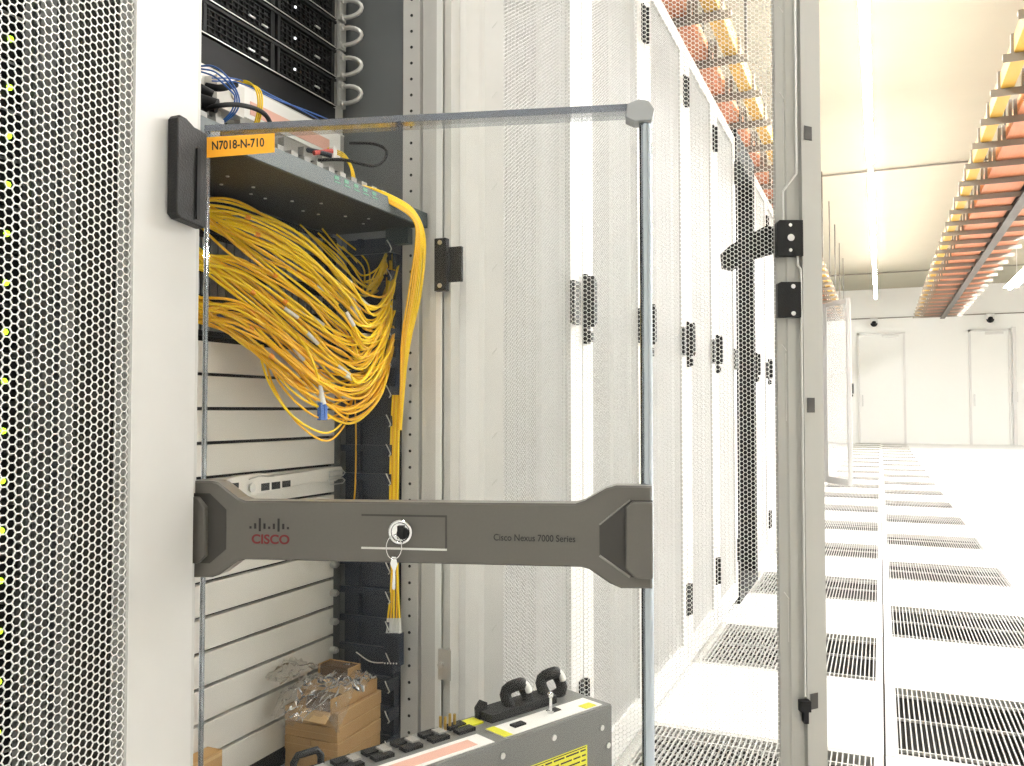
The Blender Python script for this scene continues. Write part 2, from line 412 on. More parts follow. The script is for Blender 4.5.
# black rack between the white ones
r = empty('black_rack', (0, 0, 0), 0, 'tall black open-fronted rack standing between white racks in the row', 'rack')
y1 = 4.515
P2 = .608
cm = MB(); cm.box(-1.25, .03, -P2, -P2+.05, 0, RH-.01); cm.box(-1.25, .03, -.05, -.002, 0, RH-.01); cm.box(-1.25, .03, -P2+.05, -.05, 2.0, RH-.01); cm.box(-1.25, .03, -P2+.05, -.05, 0, .05); cm.box(-1.25, -1.2, -P2+.05, -.05, .05, 2)
cm.build('cabinet', 'blackm', r, (XF, y1, 0))
sm = MB()
for z in np.arange(.10, 1.9, .0445): sm.box(-.12, -.08, -P2+.06, -.06, z, z+.042)
sm.build('blanking_panel', 'black', r, (XF, y1, 0))
# last rack of the row with its door ajar
yl = 4.515+11*.54+.03
r = empty('server_rack', (0, 0, 0), 0, 'last white rack far down the row with its perforated door standing ajar', 'rack', 'white racks in the row')
for nm, me in (('cabinet', cabinet_me), ('blanking_panel', inner_me), ('frame_post', post_me)): link(nm, me, r, (XF, yl, 0))
add_door(r, yl-.0, math.radians(32))

# ================================================== LEFT RACK (closed door)
yl0 = .617
r = empty('server_rack', (0, 0, 0), 0, 'white rack at the left edge with a closed honeycomb door over black servers', 'rack', 'white racks in the row')
link('cabinet', cabinet_me, r, (XF, yl0, 0))
add_door(r, yl0-.001, 0, True, fmesh_left, door_mesh_left)
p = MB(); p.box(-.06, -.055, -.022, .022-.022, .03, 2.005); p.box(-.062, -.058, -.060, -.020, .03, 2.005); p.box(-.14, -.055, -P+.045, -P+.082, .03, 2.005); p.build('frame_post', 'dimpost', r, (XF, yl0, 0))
p = MB(); p.box(-.100, -.096, -.078, -.072, .03, 2.005); p.box(-.100, -.096, -.052, -.046, .03, 2.005); p.box(-.150, -.146, -P+.05, -P+.135, .03, 2.005); p.build('mounting_rail', 'darkside', r, (XF, yl0, 0))
kp0 = MB(); kp0.prism([(0, 0), (-.003, -.004), (-.003, -.089), (.002, -.093), (.030, -.096), (.034, -.096), (.034, -.007), (.018, -.006), (.008, -.001)], .0, .012, 'x')
ko = kp0.build('keeper_plate', 'softblack', r, (-.583, .580, 1.121)); bevel(ko, .0015)
kq = MB(); kq.box(.0121, .0135, .020, .024, -.09, -.025); kq.build('keeper_slot', 'black', ko)
for i in range(17):
    z = .5765-.003+i*.04414-.0441
    s = empty('rack_server', (-.72, .07, z), 0, '%s black server up behind the left honeycomb door, with a green light' % ORD[i], 'server', 'black servers in the left rack')
    m = MB(); m.box(-.45, 0, 0, .445, -.019, .0225); m.box(0, .006, .01, .435, .017, .0205)
    for q in range(8): m.box(0, .004, .03+q*.05, .07+q*.05, -.015, .012)
    m.build('chassis', 'black', s)
    MB().sphere((.003, .4535, 0), .0030, 8).build('status_light', 'led', s)
    e = MB(); e.box(-.002, .003, .445, .468, -.018, .0215); e.build('mounting_ear', 'blackm', s)

# ============================================================ OPEN RACK
r = empty('open_rack', (0, 0, 0), 0, 'open white rack with its grey perforated door swung wide into the aisle', 'rack', 'white racks in the row')
YA, YZ = .624, 1.188
c = MB(); c.box(-1.86+0, XF-.02, YA, YA+.006, .03, RH); c.build('side_panel', 'white', r)
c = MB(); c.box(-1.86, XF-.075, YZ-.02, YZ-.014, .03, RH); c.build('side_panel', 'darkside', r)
c = MB(); c.box(-1.86, XF, YA, YZ, 2.0, RH); c.build('roof', 'white', r)
c = MB(); c.box(-1.86, XF, YA, YZ, 0, .05); c.build('base', 'white', r)
c = MB(); c.box(-1.86, -1.85, YA, YZ, .03, RH); c.build('back_panel', 'blackm', r)
# right front post (profile seen from the aisle)
pp = [(-.684, 1.168), (-.684, 1.160), (-.655, 1.160), (-.655, 1.156), (-.652, 1.156), (-.652, 1.166), (-.647, 1.166), (-.647, 1.158), (-.630, 1.158), (-.630, 1.152), (-.613, 1.152),
      (-.613, 1.164), (-.609, 1.164), (-.609, 1.158), (-.598, 1.158), (-.598, 1.188), (-.684, 1.188)]
po = MB().prism(pp, .05, 2.0).build('frame_post', 'post', r)
ho = MB()
for k in range(75):
    z = .06+k*.0253; ho.cyl((-.669, 1.1602, z), (-.669, 1.1592, z), .0024, 8)
ho.build('mounting_hole', 'ink', po); 
c = MB(); c.box(-.620, -.612, 1.1515, 1.152, .05, 2.0); c.box(-.6125, -.6095, 1.150, 1.152, .05, 2.0)
c.build('post_edge', 'white', po)
# small steel catch low on the post
c = MB(); c.box(-.612, -.590, 1.146, 1.150, .455, .500); c.cyl((-.606, 1.146, .478), (-.606, 1.140, .478), .004, 10); c.build('latch_catch', 'steel', r)
c = MB(); c.prism([(-.684, YA), (-.684, YA+.05), (-.655, YA+.05), (-.65, YA+.03), (-.61, YA+.022), (-.61, YA)], .05, 2.0); c.build('frame_post', 'post', r)
# black keeper plates on the right post
c = MB(); c.box(-.616, -.596, 1.138, 1.149, 1.036, 1.116); c.box(-.600, -.574, 1.146, 1.153, 1.050, 1.103); c.box(-.606, -.594, 1.14, 1.150, 1.06, 1.095)
kpo = bevel(c.build('keeper_plate', 'softblack', r), .001)
sm = MB()
for z in (1.044, 1.109): sm.cyl((-.606, 1.139, z), (-.606, 1.136, z), .0035, 10)
sm.build('screw', 'steel', kpo)
# mounting rails (19 inch)
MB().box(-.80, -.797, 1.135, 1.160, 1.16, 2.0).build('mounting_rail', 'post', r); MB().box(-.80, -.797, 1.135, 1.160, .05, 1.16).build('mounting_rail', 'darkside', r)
c = MB(); c.box(-.80, -.797, YA+.03, YA+.075, .05, 2.0); c.build('mounting_rail', 'post', r)
# vertical cable manager with fingers
cmg = MB(); cmg.box(-.765, -.758, 1.156, 1.166, .06, 1.13); cmg.box(-.693, -.687, 1.145, 1.160, .06, 1.13); cmg.box(-.79, -.687, 1.164, 1.167, .06, 1.13)
k = 0
while .08+k*.0445 < 1.12:
    z = .08+k*.0445; cmg.box(-.790, -.690, 1.150, 1.156, z, z+.010); cmg.box(-.690, -.684, 1.125, 1.156, z-.004, z+.012); k += 1
cmo = cmg.build('cable_manager', 'navy', r)
cl = MB(); k = 0
while .08+k*.0445 < 1.12:
    z = .085+k*.0445; cl.tube([(-.690, 1.124, z+.008), (-.684, 1.120, z+.002), (-.681, 1.122, z-.006), (-.686, 1.126, z-.010)], .0010, 6); k += 1
cl.build('steel_clip', 'steel', cmo)
# shelf in the bottom of the rack
c = MB(); c.box(-1.15, -.66, YA+.01, YZ-.03, .325, .335); c.box(-.66, -.655, YA+.01, YZ-.03, .315, .335); c.build('shelf', 'post', r)
# the open door
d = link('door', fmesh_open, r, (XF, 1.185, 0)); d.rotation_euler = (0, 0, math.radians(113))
link('perforated_panel', door_mesh, d)
for z in (.15, 1.88): link('hinge', hinge_me, d, (0, 0, z))
# handle swung out on the outside
h = MB(); h.box(.025, .040, -.560, -.520, 1.075, 1.165)
h.prism([(-.525, 1.150), (-.50, 1.152), (-.445, 1.122), (-.432, 1.110), (-.434, 1.086), (-.450, 1.082), (-.470, 1.096), (-.525, 1.112)], .040, .060, 'x')
h.build('swing_handle', 'blackm', d)
# locks on the inside stile
lk = MB(); lk.prism([(-.5445, 1.095), (-.5445, 1.1515), (-.508, 1.1515), (-.504, 1.147), (-.504, 1.095)], -.008, .006, 'x'); lo = bevel(lk.build('lock_body', 'softblack', d), .001)
s = MB(); s.cyl((-.008, -.524, 1.123), (-.012, -.524, 1.123), .0055, 14); s.cyl((-.008, -.524, 1.143), (-.0095, -.524, 1.143), .0028, 10); s.cyl((-.008, -.524, 1.104), (-.0095, -.524, 1.104), .0028, 10); s.build('screw', 'chrome', lo)
lk = MB(); lk.prism([(-.541, 1.0), (-.541, 1.0555), (-.51, 1.0555), (-.505, 1.053), (-.505, 1.0)], -.006, .006, 'x'); lo = bevel(lk.build('lock_cover', 'softblack', d), .001)
s = MB(); s.cyl((-.006, -.528, 1.048), (-.008, -.528, 1.048), .0035, 12); s.cyl((-.006, -.528, 1.006), (-.008, -.528, 1.006), .0035, 12); s.build('screw', 'chrome', lo)
rd = MB(); rd.tube([(-.004, -.536, 1.095), (-.004, -.536, 1.082), (-.004, -.541, 1.075), (-.004, -.541, .42)], .0018, 8)
rd.tube([(-.004, -.5145, 1.151), (-.004, -.5145, 1.197), (-.004, -.536, 1.224), (-.004, -.537, 1.95)], .0018, 8); rd.build('locking_rod', 'steel', d)
gd = MB(); gd.box(-.010, .004, -.548, -.532, .398, .414); gd.box(-.008, .004, -.545, -.538, .380, .398); gd.build('rod_guide', 'black', d)
# square slots in the bevelled edge, and small embossed lines
def bev(u, dz): return .0022+(.0188)*(u-.5465)/(.0365)   # depth of the bevel at distance u from the hinge
for z0, z1 in ((1.281, 1.303), (.853, .876), (.397, .421)):
    a, bb = .5515, .566; sq = MB()
    sq.add([(bev(a, 0), -a, z0), (bev(bb, 0), -bb, z0), (bev(bb, 0), -bb, z1), (bev(a, 0), -a, z1), (bev(a, 0)-.0006, -a, z0), (bev(bb, 0)-.0006, -bb, z0), (bev(bb, 0)-.0006, -bb, z1), (bev(a, 0)-.0006, -a, z1)],
           [(4, 5, 6, 7), (0, 1, 5, 4), (1, 2, 6, 5), (2, 3, 7, 6), (3, 0, 4, 7)])
    sq.build('square_slot', 'bard', d)
em = MB()
for z in (.52, .62, .745, .8183, .95, 1.0826, 1.2113, 1.3582, 1.47):
    em.tube([(.0155, -.062, z-.006), (.0155, -.070, z+.004)], .0007, 5)
for z in (.57, .953, 1.35, 1.487):
    em.tube([(.0055, -.5135, z+.006), (.0055, -.5205, z-.004)], .0007, 5)
em.tube([(.0055, -.5195, .84), (.0055, -.5195, .945)], .0006, 5); em.tube([(.0055, -.5195, 1.21), (.0055, -.5195, 1.34)], .0006, 5); em.tube([(.0055, -.5195, .50), (.0055, -.5195, .565)], .0006, 5)
em.build('embossed_line', 'post', d)

# ------------------------------------------------ black servers at the top
for i in range(5):
    z = 1.3395+i*.0467
    s = empty('rack_server', (-.79, .69, z), 0, '%s black server in the silver-handled stack at the top of the open rack' % ['lowest', 'second', 'third', 'fourth', 'topmost'][i], 'server', 'black servers at the top of the open rack')
    m = MB(); m.box(-.60, -.006, 0, .442, 0, .0450); m.box(-.006, 0, 0, .442, .0405, .0445); m.box(-.006, 0, .0, .442, .0, .003)
    for q in range(3):
        y0 = .004+q*.147
        m.box(-.006, -.001, y0, y0+.006, .003, .0405); m.box(-.006, -.001, y0+.132, y0+.14, .003, .0405)
        for a in range(11):
            m.box(-.006, -.002, y0+.010+a*.0108, y0+.0115+a*.0108, .006, .038)
        for bq in range(5): m.box(-.006, -.002, y0+.008, y0+.13, .006+bq*.0075, .0073+bq*.0075)
    m.build('chassis', 'blackm', s)
    e = MB(); e.box(.0002, .0012, 0, .442, .0, .0012); e.build('front_edge', 'silver', s)
    w = MB()
    for y0, zz in ((.09, .012), (.235, .012), (.262, .010), (.385, .013)): w.box(-.001, .0015, y0, y0+.012, zz, zz+.0022)
    w.build('drive_latch', 'silver', s)
    MB().box(-.001, .001, .335, .338, .020, .023).build('status_light', 'wled', s)
    h = MB(); h.box(-.001, .004, .4445, .462, .002, .044)
    zz = .022+rnd(-.002, .002); ts = [-.016, -.012, -.003]
    arc = [(.004, .452, zz-.014)]+[(.004+.026*math.sin(t)+.006, .452+.006*math.sin(t), zz-.014*math.cos(t)) for t in np.linspace(.25, PI-.25, 9)]+[(.004, .452, zz+.014)]
    h.tube(arc, .0036, 8); h.cyl((.004, .450, zz-.014), (.008, .450, zz-.014), .006, 8); h.cyl((.004, .450, zz+.014), (.008, .450, zz+.014), .006, 8)
    h.build('pull_handle', 'silver', s)
# black filler under them
tag(MB().box(-.80, -.792, .69, 1.132, 1.292, 1.337).build('blanking_panel', 'black'), 'black blanking panel under the lowest black server', 'panel')

# ------------------------------------------- power unit with white label strip
s = empty('power_unit', (-.775, .69, 1.19), 0, 'grey rack unit with a white and pink label strip above the slate hood', 'power unit')
m = MB(); m.box(-.45, 0, 0, .442, 0, .100); m.build('chassis', 'fin', s)
m = MB(); m.box(0, .0015, .012, .430, .058, .0985); m.build('label', 'paper', s)
m = MB(); m.box(.0015, .0022, .22, .40, .064, .082); m.build('label_stripe', 'pink', s)
m = MB()
for q in range(9): m.box(0, .012, .03+q*.045, .050+q*.045, .006, .034)
m.build('socket', 'blackm', s)
m = MB()
for q in range(8): m.box(0, .010, .056+q*.045, .066+q*.045, .004, .050)
m.build('divider', 'fin', s)
m = MB(); m.box(0.0, .022, .135, .185, .045, .085); m.cyl((.022, .165, .068), (.025, .165, .068), .006, 12); m.build('adapter', 'filler', s)
m = MB(); m.box(-.002, .0005, -.0, .442, .099, .101); m.build('rim', 'post', s)

# ===================================================== NETWORK SWITCH + DOOR
sw = empty('network_switch', (0, 0, 0), 0, 'tall network switch full of yellow fibres behind a clear door with a grey crossbar', 'network switch')
m = MB(); m.box(-1.35, -.80, .69, 1.132, .345, 1.135); m.build('chassis', 'blackm', sw)
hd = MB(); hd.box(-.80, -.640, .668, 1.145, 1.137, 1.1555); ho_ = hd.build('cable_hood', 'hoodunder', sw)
m = MB(); m.box(-.640, -.634, .662, 1.150, 1.1355, 1.1585); m.box(-.70, -.66, 1.135, 1.15, 1.112, 1.137); bevel(m.build('hood_lip', 'hood', sw), .001)
m = MB()
for q in range(15):
    y = .70+q*.0262; m.box(-.690, -.664, y, y+.013, 1.156, 1.178); m.box(-.690, -.682, y, y+.0262, 1.156, 1.166)
m.build('cable_guide', 'fin', sw)
m = MB()
for q in range(5):
    y = .905+q*.022; m.box(-.6338, -.6335, y, y+.014, 1.147, 1.1485); m.box(-.6338, -.6335, y, y+.010, 1.151, 1.1555)
MB_green = mat('green_port_print', (.05, .22, .13), .5); m.build('port_marking', MB_green, sw)
m = MB()
for q in range(14): xq = -.72+rnd(-.03, .04); m.cyl((xq, .75+q*.026, 1.1358), (xq, .75+q*.026, 1.137), .0022, 8)
m.build('hood_screw', 'silver', sw)
# line cards (vertical range above the slot covers)
for q in range(4):
    z = .952+q*.0445
    m = MB(); m.box(-.80, -.786, .695, 1.128, z, z+.042); m.box(-.786, -.780, .70, .72, z+.004, z+.038); m.box(-.786, -.780, 1.10, 1.122, z+.004, z+.038)
    lc = m.build('line_card', 'blackm', sw)
    m = MB()
    for a in range(24): m.box(-.786, -.783, .728+a*.0152, .740+a*.0152, z+.006, z+.034)
    m.build('port', 'darkside', lc)
# slot covers
for q in range(14):
    z = .947-(q+1)*.0441
    if z < .345: break
    m = MB(); m.box(-.80, -.790, .690, 1.133, z+.0022, z+.0419)
    sc_ = bevel(m.build('slot_cover', 'filler', sw), .0006)
    m = MB(); m.cyl((-.790, 1.128, z+.022), (-.781, 1.128, z+.022), .0055, 12); m.cyl((-.781, 1.128, z+.022), (-.778, 1.128, z+.022), .0035, 10)
    if q > 6: m.build('thumb_screw', 'steel', sc_)
# clear door, hinged at the rack's left edge and standing open
dr = empty('door', (-.6, .6417, 0), math.radians(15)); dr.parent = sw
W = .423; ZT = 1.130; ZB = .50
m = MB(); m.box(0.0, W-.004, 0, .004, ZB, ZT); m.build('acrylic_panel', 'acrylic', dr)
m = MB(); m.box(0.0, W-.004, .0, .030, ZT-.0005, ZT+.0035); m.box(0, .0015, .004, .008, ZB, ZT); m.build('acrylic_lip', 'acrlip', dr); m = MB(); m.box(0, W-.004, -.0012, .0, ZT-.0025, ZT+.0035); m.build('acrylic_edge', 'acredge', dr)
m = MB(); m.cyl((W, .004, ZB), (W, .004, ZT-.006), .0056, 18); m.build('edge_rod', 'rod', dr)
m = MB(); m.prism([(W-.018, ZT-.010), (W-.010, ZT-.014), (W+.006, ZT-.014), (W+.008, ZT-.004), (W+.003, ZT+.004), (W-.006, ZT+.006), (W-.016, ZT+.002)], -.006, .014, 'y')
bevel(m.build('corner_fitting', 'fitting', dr), .001)
m = MB(); m.cyl((.0015, .004, ZB), (.0015, .004, ZT), .0016, 8); m.build('hinge_strip', 'acrlip', dr)
# crossbar
zc = .7445
prof = [(-.0005, .790), (.0172, .790), (.0235, .7885), (.0430, .7745), (.0500, .7718), (.3600, .7740), (.3680, .7765), (.3870, .7878), (.3960, .7905), (.4270, .7905), (.4270, .7010), (.4000, .7005), (.3900, .7045), (.3720, .7165), (.3650, .7182), (.0510, .7172), (.0430, .7150), (.0250, .7020), (.0180, .6995), (-.0005, .6990)]
def inset(pl, cx, cz, kx, kz): return [(cx+(a-cx)*kx, cz+(c_-cz)*kz) for a, c_ in pl]
# body with a bevelled front: two prisms
m = MB(); m.prism(prof, -.010, .010, 'y'); m.build('crossbar', 'barl', dr)
recR = [(.3812, .7560), (.4079, .7780), (.4275, .7780), (.4275, .7109), (.4076, .7109), (.3812, .7290)]
recL = [(-.0003, .7785), (.0158, .7785), (.0325, .7635), (.0325, .7265), (.0165, .7130), (-.0003, .7130)]
# front skin lying just proud, pieces around the two recesses
def shrink(pl, d):
    out = []
    n_ = len(pl)
    for i in range(n_):
        a, b_, c_ = np.array(pl[i-1]), np.array(pl[i]), np.array(pl[(i+1) % n_])
        e1 = (b_-a)/np.linalg.norm(b_-a); e2 = (c_-b_)/np.linalg.norm(c_-b_)
        n1 = np.array((e1[1], -e1[0])); n2 = np.array((e2[1], -e2[0])); nn = n1+n2; nn /= np.linalg.norm(nn)
        out.append(tuple(b_+nn*d/max(.3, float(np.dot(nn, n1)))))
    return out
pin = shrink(prof, .0016)
fm = MB(); n_ = len(prof)
fr = [(a, -.010, c_) for a, c_ in prof]+[(a, -.0125, c_) for a, c_ in pin]
fm.add(fr, [(i, (i+1) % n_, n_+(i+1) % n_, n_+i) for i in range(n_)])
fm.add([(a, -.0125, c_) for a, c_ in pin], [tuple(range(n_))])
fm.build('crossbar_face', 'barm', dr)
for rc in (recR, recL): MB().prism(rc, -.0129, -.0126, 'y').build('grip_recess', 'bard', dr)
def ring(pl, w, y0, y1):
    q = shrink(pl, -w); mm = MB(); k_ = len(pl)
    v = [(a, y0, c_) for a, c_ in pl]+[(a, y1, c_) for a, c_ in q]
    mm.add(v, [(i, (i+1) % k_, k_+(i+1) % k_, k_+i) for i in range(k_)]); return mm
blR = [(.4043, .7723), (.4096, .7770), (.4275, .7770), (.4275, .7109), (.4129, .7109), (.4041, .7191)]
blL = [(-.0003, .7755), (.0065, .7755), (.0144, .7661), (.0149, .7204), (.0079, .7136), (-.0003, .7136)]
m = MB(); m.prism(blR, -.020, -.0129, 'y'); bevel(m.build('latch_block', 'barm', dr), .0012)
m = MB(); m.prism(blL, -.020, -.0129, 'y'); bevel(m.build('latch_block', 'barm', dr), .0012)
MB().tube([(.3812, -.0127, .7290), (.4076, -.0127, .7109)], .0012, 6).build('recess_edge', 'barl', dr); MB().tube([(.3812, -.0127, .7560), (.4079, -.0127, .7780)], .0008, 6).build('recess_edge', 'barl', dr)
# embossed pan around the lock, highlight and dark edge put in by colour
m = MB(); m.box(.1640, .2440, -.0131, -.0124, .7300, .7318); m.build('rib_highlight', 'paper' if 0 else 'steel', dr)
m = MB(); m.box(.1640, .2440, -.0128, -.0124, .7600, .7618); m.box(.2425, .2440, -.0128, -.0124, .7318, .7600); m.build('embossed_groove', 'bard', dr)
# lock with ring
m = MB(); m.tube([(.2011+.0098*math.cos(t), -.0145, .7462+.0098*math.sin(t)) for t in np.linspace(0, 2*PI, 24, endpoint=False)], .0018, 8, closed=True)
m.cyl((.2011, -.012, .7462), (.2011, -.0142, .7462), .0095, 20); lko = m.build('lock', 'chrome', dr)
m = MB(); m.box(.1990, .2045, -.0175, -.0142, .7405, .7520); m.cyl((.2035, -.0142, .7450), (.2035, -.0165, .7450), .0055, 12); m.build('lock_cylinder', 'black', lko)
# lettering
RX = (PI/2, 0, 0)
text('lettering', 'CISCO', .0118, 'red', dr, (.0575, -.0127, .7363), RX, .0001, .00034, sx=1.08)
text('lettering', 'Cisco Nexus 7000 Series', .0083, 'ink', dr, (.2865, -.0127, .7428), RX, .0001, .00008, sx=.87)
m = MB()
hts = [.0022, .0050, .0096, .0050, .0022, .0050, .0096, .0050, .0022]
for i, hh in enumerate(hts):
    x = .0565+i*.0046; zb = .7463 if hh < .009 else .7440
    m.box(x-.0010, x+.0010, -.0129, -.0126, zb, zb+hh+(.0025 if hh > .009 else 0))
m.build('emblem', 'ink', dr)
# orange name tag
m = MB(); m.add([(.0005, -.0010, 1.1015), (.0715, -.0010, 1.1040), (.0715, -.0010, 1.1225), (.0005, -.0010, 1.1215), (.0005, -.0002, 1.1015), (.0715, -.0002, 1.1040), (.0715, -.0002, 1.1225), (.0005, -.0002, 1.1215)],
               [(0, 1, 2, 3), (7, 6, 5, 4), (0, 4, 5, 1), (1, 5, 6, 2), (2, 6, 7, 3), (3, 7, 4, 0)])
m.build('name_tag', 'tag', dr)
text('lettering', 'N7018-N-710', .0118, 'ink', dr, (.0075, -.0012, 1.1125), (PI/2, math.radians(-1.2), 0), .0001, .00022, sx=.80)
# key hanging from the lock (a thing of its own)
ky = empty('key', (-.6, .6417, 0), math.radians(15), 'small chrome key on a thin ring hanging from the crossbar lock', 'key')
m = MB(); m.tube([(.1965+.0072*math.cos(t), -.0190+.001*math.sin(t), .7330+.0105*math.sin(t)) for t in np.linspace(0, 2*PI, 24, endpoint=False)], .0005, 6, closed=True); m.build('key_ring', 'chrome', ky)
m = MB(); m.prism([(.1945, .7245), (.1985, .7245), (.1998, .7180), (.1978, .7120), (.1978, .6960), (.1965, .6945), (.1950, .6960), (.1958, .7120), (.1932, .7180)], -.0190, -.0178, 'y'); m.build('blade', 'chrome', ky)

# --------------------------------------------------- slide rail in front
sr = empty('slide_rail', (-.788, .70, .7425), 0, 'stamped zinc slide rail lying across the beige slot covers just above the crossbar', 'slide rail')
m = MB(); m.prism([(0, .009), (.04, .012), (.16, .012), (.20, .018), (.25, .018), (.27, .012), (.40, .016), (.436, .016), (.440, .010), (.438, 0), (.42, -.006), (.36, -.003), (.25, -.010), (.20, -.012), (.10, -.014), (0, -.014)], 0, .010, 'x')
o = m.build('rail', 'filler', sr); bevel(o, .0012); o.location = (0, 0, .010)
m = MB()
for y0, y1, z0, z1 in ((.185, .200, .002, .009), (.185, .200, -.008, -.001), (.245, .262, -.006, .004), (.267, .285, -.006, .004), (.290, .308, -.005, .004)): m.box(.010, .0106, y0, y1, z0, z1)
o = m.build('rail_slot', 'ink', sr); o.location = (0, 0, .010)
m = MB()
for zz in (.006, -.006):
    m.tube([(.012, .40, zz+.004), (.012, .436, zz+.004), (.012, .442, zz), (.012, .436, zz-.004), (.012, .40, zz-.004)], .0011, 6, closed=True)
m.cyl((.010, .225, .000), (.013, .225, .000), .006, 12)
m.tube([(.0108, .22, .012), (.0108, .24, .0145), (.0108, .27, .0125)], .0009, 6); o = m.build('rail_clip', 'steel', sr); o.location = (0, 0, .010)

# ================================================================== CABLES
def cable(pts, r, m, lab, group, name='fibre_cable', sleeves=(), n=6, seg=7, parent=None):
    sp = spline(pts, seg); mb = MB().tube(sp, r, n)
    o = mb.build(name, m, parent)
    if not parent: tag(o, lab, 'cable', group)
    for t, ln, rr, mm in sleeves:
        i = int(t*(len(sp)-1)); i = max(1, min(len(sp)-2, i)); c0 = sp[i]; d_ = sp[i+1]-sp[i-1]; d_ /= np.linalg.norm(d_)
        MB().cyl(tuple(c0-d_*ln/2), tuple(c0+d_*ln/2), rr, 8).build({'sleeve': 'label_sleeve', 'orangeclip': 'bundle_clip', 'blackm': 'shrink_sleeve'}[mm], mm, o)
    return o
def path(ctrl, j, spread_=1., jx=0):
    out = []
    for i, (px, py, X) in enumerate(ctrl):
        e = 1 if 0 < i < len(ctrl)-1 else .6
        out.append(at(px+jx*e, py+j*e*spread_, 'x', X))
    return out
G = [
 (26, [(190, 203, -.785), (240, 220, -.752), (300, 252, -.715), (345, 292, -.685), (370, 318, -.670), (388, 300, -.680), (394, 262, -.705), (391, 240, -.745)], (-16, 40),
  'yellow fibre cable in the top bundle drooping from the highest line cards', 'yellow fibres of the top bundle', 'yellow'),
 (25, [(190, 250, -.785), (245, 272, -.752), (300, 312, -.715), (340, 345, -.690), (368, 352, -.675), (387, 328, -.680), (394, 285, -.705), (392, 262, -.745)], (-14, 34),
  'yellow fibre cable in the middle bundle sweeping right into the cable manager', 'yellow fibres of the middle bundle', 'yellow'),
 (24, [(190, 296, -.785), (238, 316, -.752), (285, 352, -.715), (325, 386, -.695), (362, 392, -.680), (386, 366, -.680), (395, 325, -.705), (393, 300, -.745)], (-18, 28),
  'amber yellow fibre cable in the lowest drooping bundle', 'yellow fibres of the lowest bundle', 'yellow2'),
]
for gi, (n_, ctrl, (ja, jb), lab, grp, mm) in enumerate(G):
    for i in range(n_):
        j = ja+(jb-ja)*(i+.5)/n_+rnd(-3, 3)
        cc = []
        for q, (px, py, X) in enumerate(ctrl):
            f = 1 if q in (2, 3, 4) else .85
            cc.append((px+rnd(-3, 3)*(q > 0)+(-j*.22 if q in (4, 5, 6) else 0), py+j*f+rnd(-5, 5)*(0 < q < 6)*1.4, X+rnd(-.008, .010)*(q > 0)))
        # the fibres leave the cards in four flat rows
        rowy = [[200, 214], [246, 258], [296, 312]][gi][i % 2]
        cc[0] = (190, rowy+rnd(-4, 10), -.785)
        sl = []
        if i % 4 == 0: sl.append((rnd(.28, .55), .022, .0028, 'sleeve'))
        if i % 7 == 3: sl.append((rnd(.18, .30), .006, .0032, 'orangeclip'))
        if i % 11 == 5: sl.append((rnd(.40, .55), .015, .0022, 'blackm'))
        cable([at(*c_[:2], 'x', c_[2]) for c_ in cc], rnd(.0016, .0020), mm if rnd(0, 1) < .72 else ('yellow2' if mm == 'yellow' else 'yellow'), lab, grp, sleeves=sl)
for i in range(12):   # from the right-hand ports straight down into the manager
    sx = 290+i*7+rnd(-4, 4); sy = 222+i*2+rnd(-6, 10)
    cable([at(sx, sy, 'x', -.785), at(sx+30, sy+rnd(25, 40), 'x', -.75), at(368+rnd(-4, 4), 285+rnd(-12, 14), 'x', -.72), at(386+rnd(-3, 3), 262+rnd(-12, 10), 'x', -.715), at(393, 232+rnd(-6, 8), 'x', -.745)],
          .0014, 'yellow', 'yellow fibre cable curving from the right-hand ports up into the cable manager', 'yellow fibres from the right-hand ports')
for i in range(5):    # low hanging loops
    a = rnd(-6, 6); dz = [0, -8, -22, -34, -48][i]
    cable([at(262+a, 345, 'x', -.745), at(272+a-dz*.2, 385+dz*.3, 'x', -.725), at(296+a-dz*.2, 422+dz*.7, 'x', -.70), at(326, 441+dz, 'x', -.69), at(345-dz*.2, 424+dz*.9, 'x', -.69), at(352-dz*.3, 398+dz*.6, 'x', -.695), at(368, 368, 'x', -.70)],
          .0015, 'yellow' if i % 2 else 'yellow2', 'yellow fibre cable hanging in a long loop below the bundles', 'low hanging yellow loops')
# loose cable with white boot and blue duplex connector
lc = cable([at(292, 330, 'x', -.72), at(304, 345, 'x', -.70), at(313, 362, 'x', -.69), at(320, 385, 'x', -.69)], .0017, 'yellow', 'loose yellow fibre cable ending in a white boot and blue connector', None)
a0, a1, a2 = at(320, 384, 'x', -.69), at(322.5, 404, 'x', -.69), at(325, 420, 'x', -.69)
MB().tube([a0, a1], .0022, 8, r2=.0052).build('boot', 'sleeve', lc)
m = MB(); 
for o_ in (-.004, .004): m.box(a1[0]-.003, a1[0]+.003, a1[1]+o_-.0033, a1[1]+o_+.0033, a2[2], a1[2]+.002)
m.build('connector', 'blue', lc)
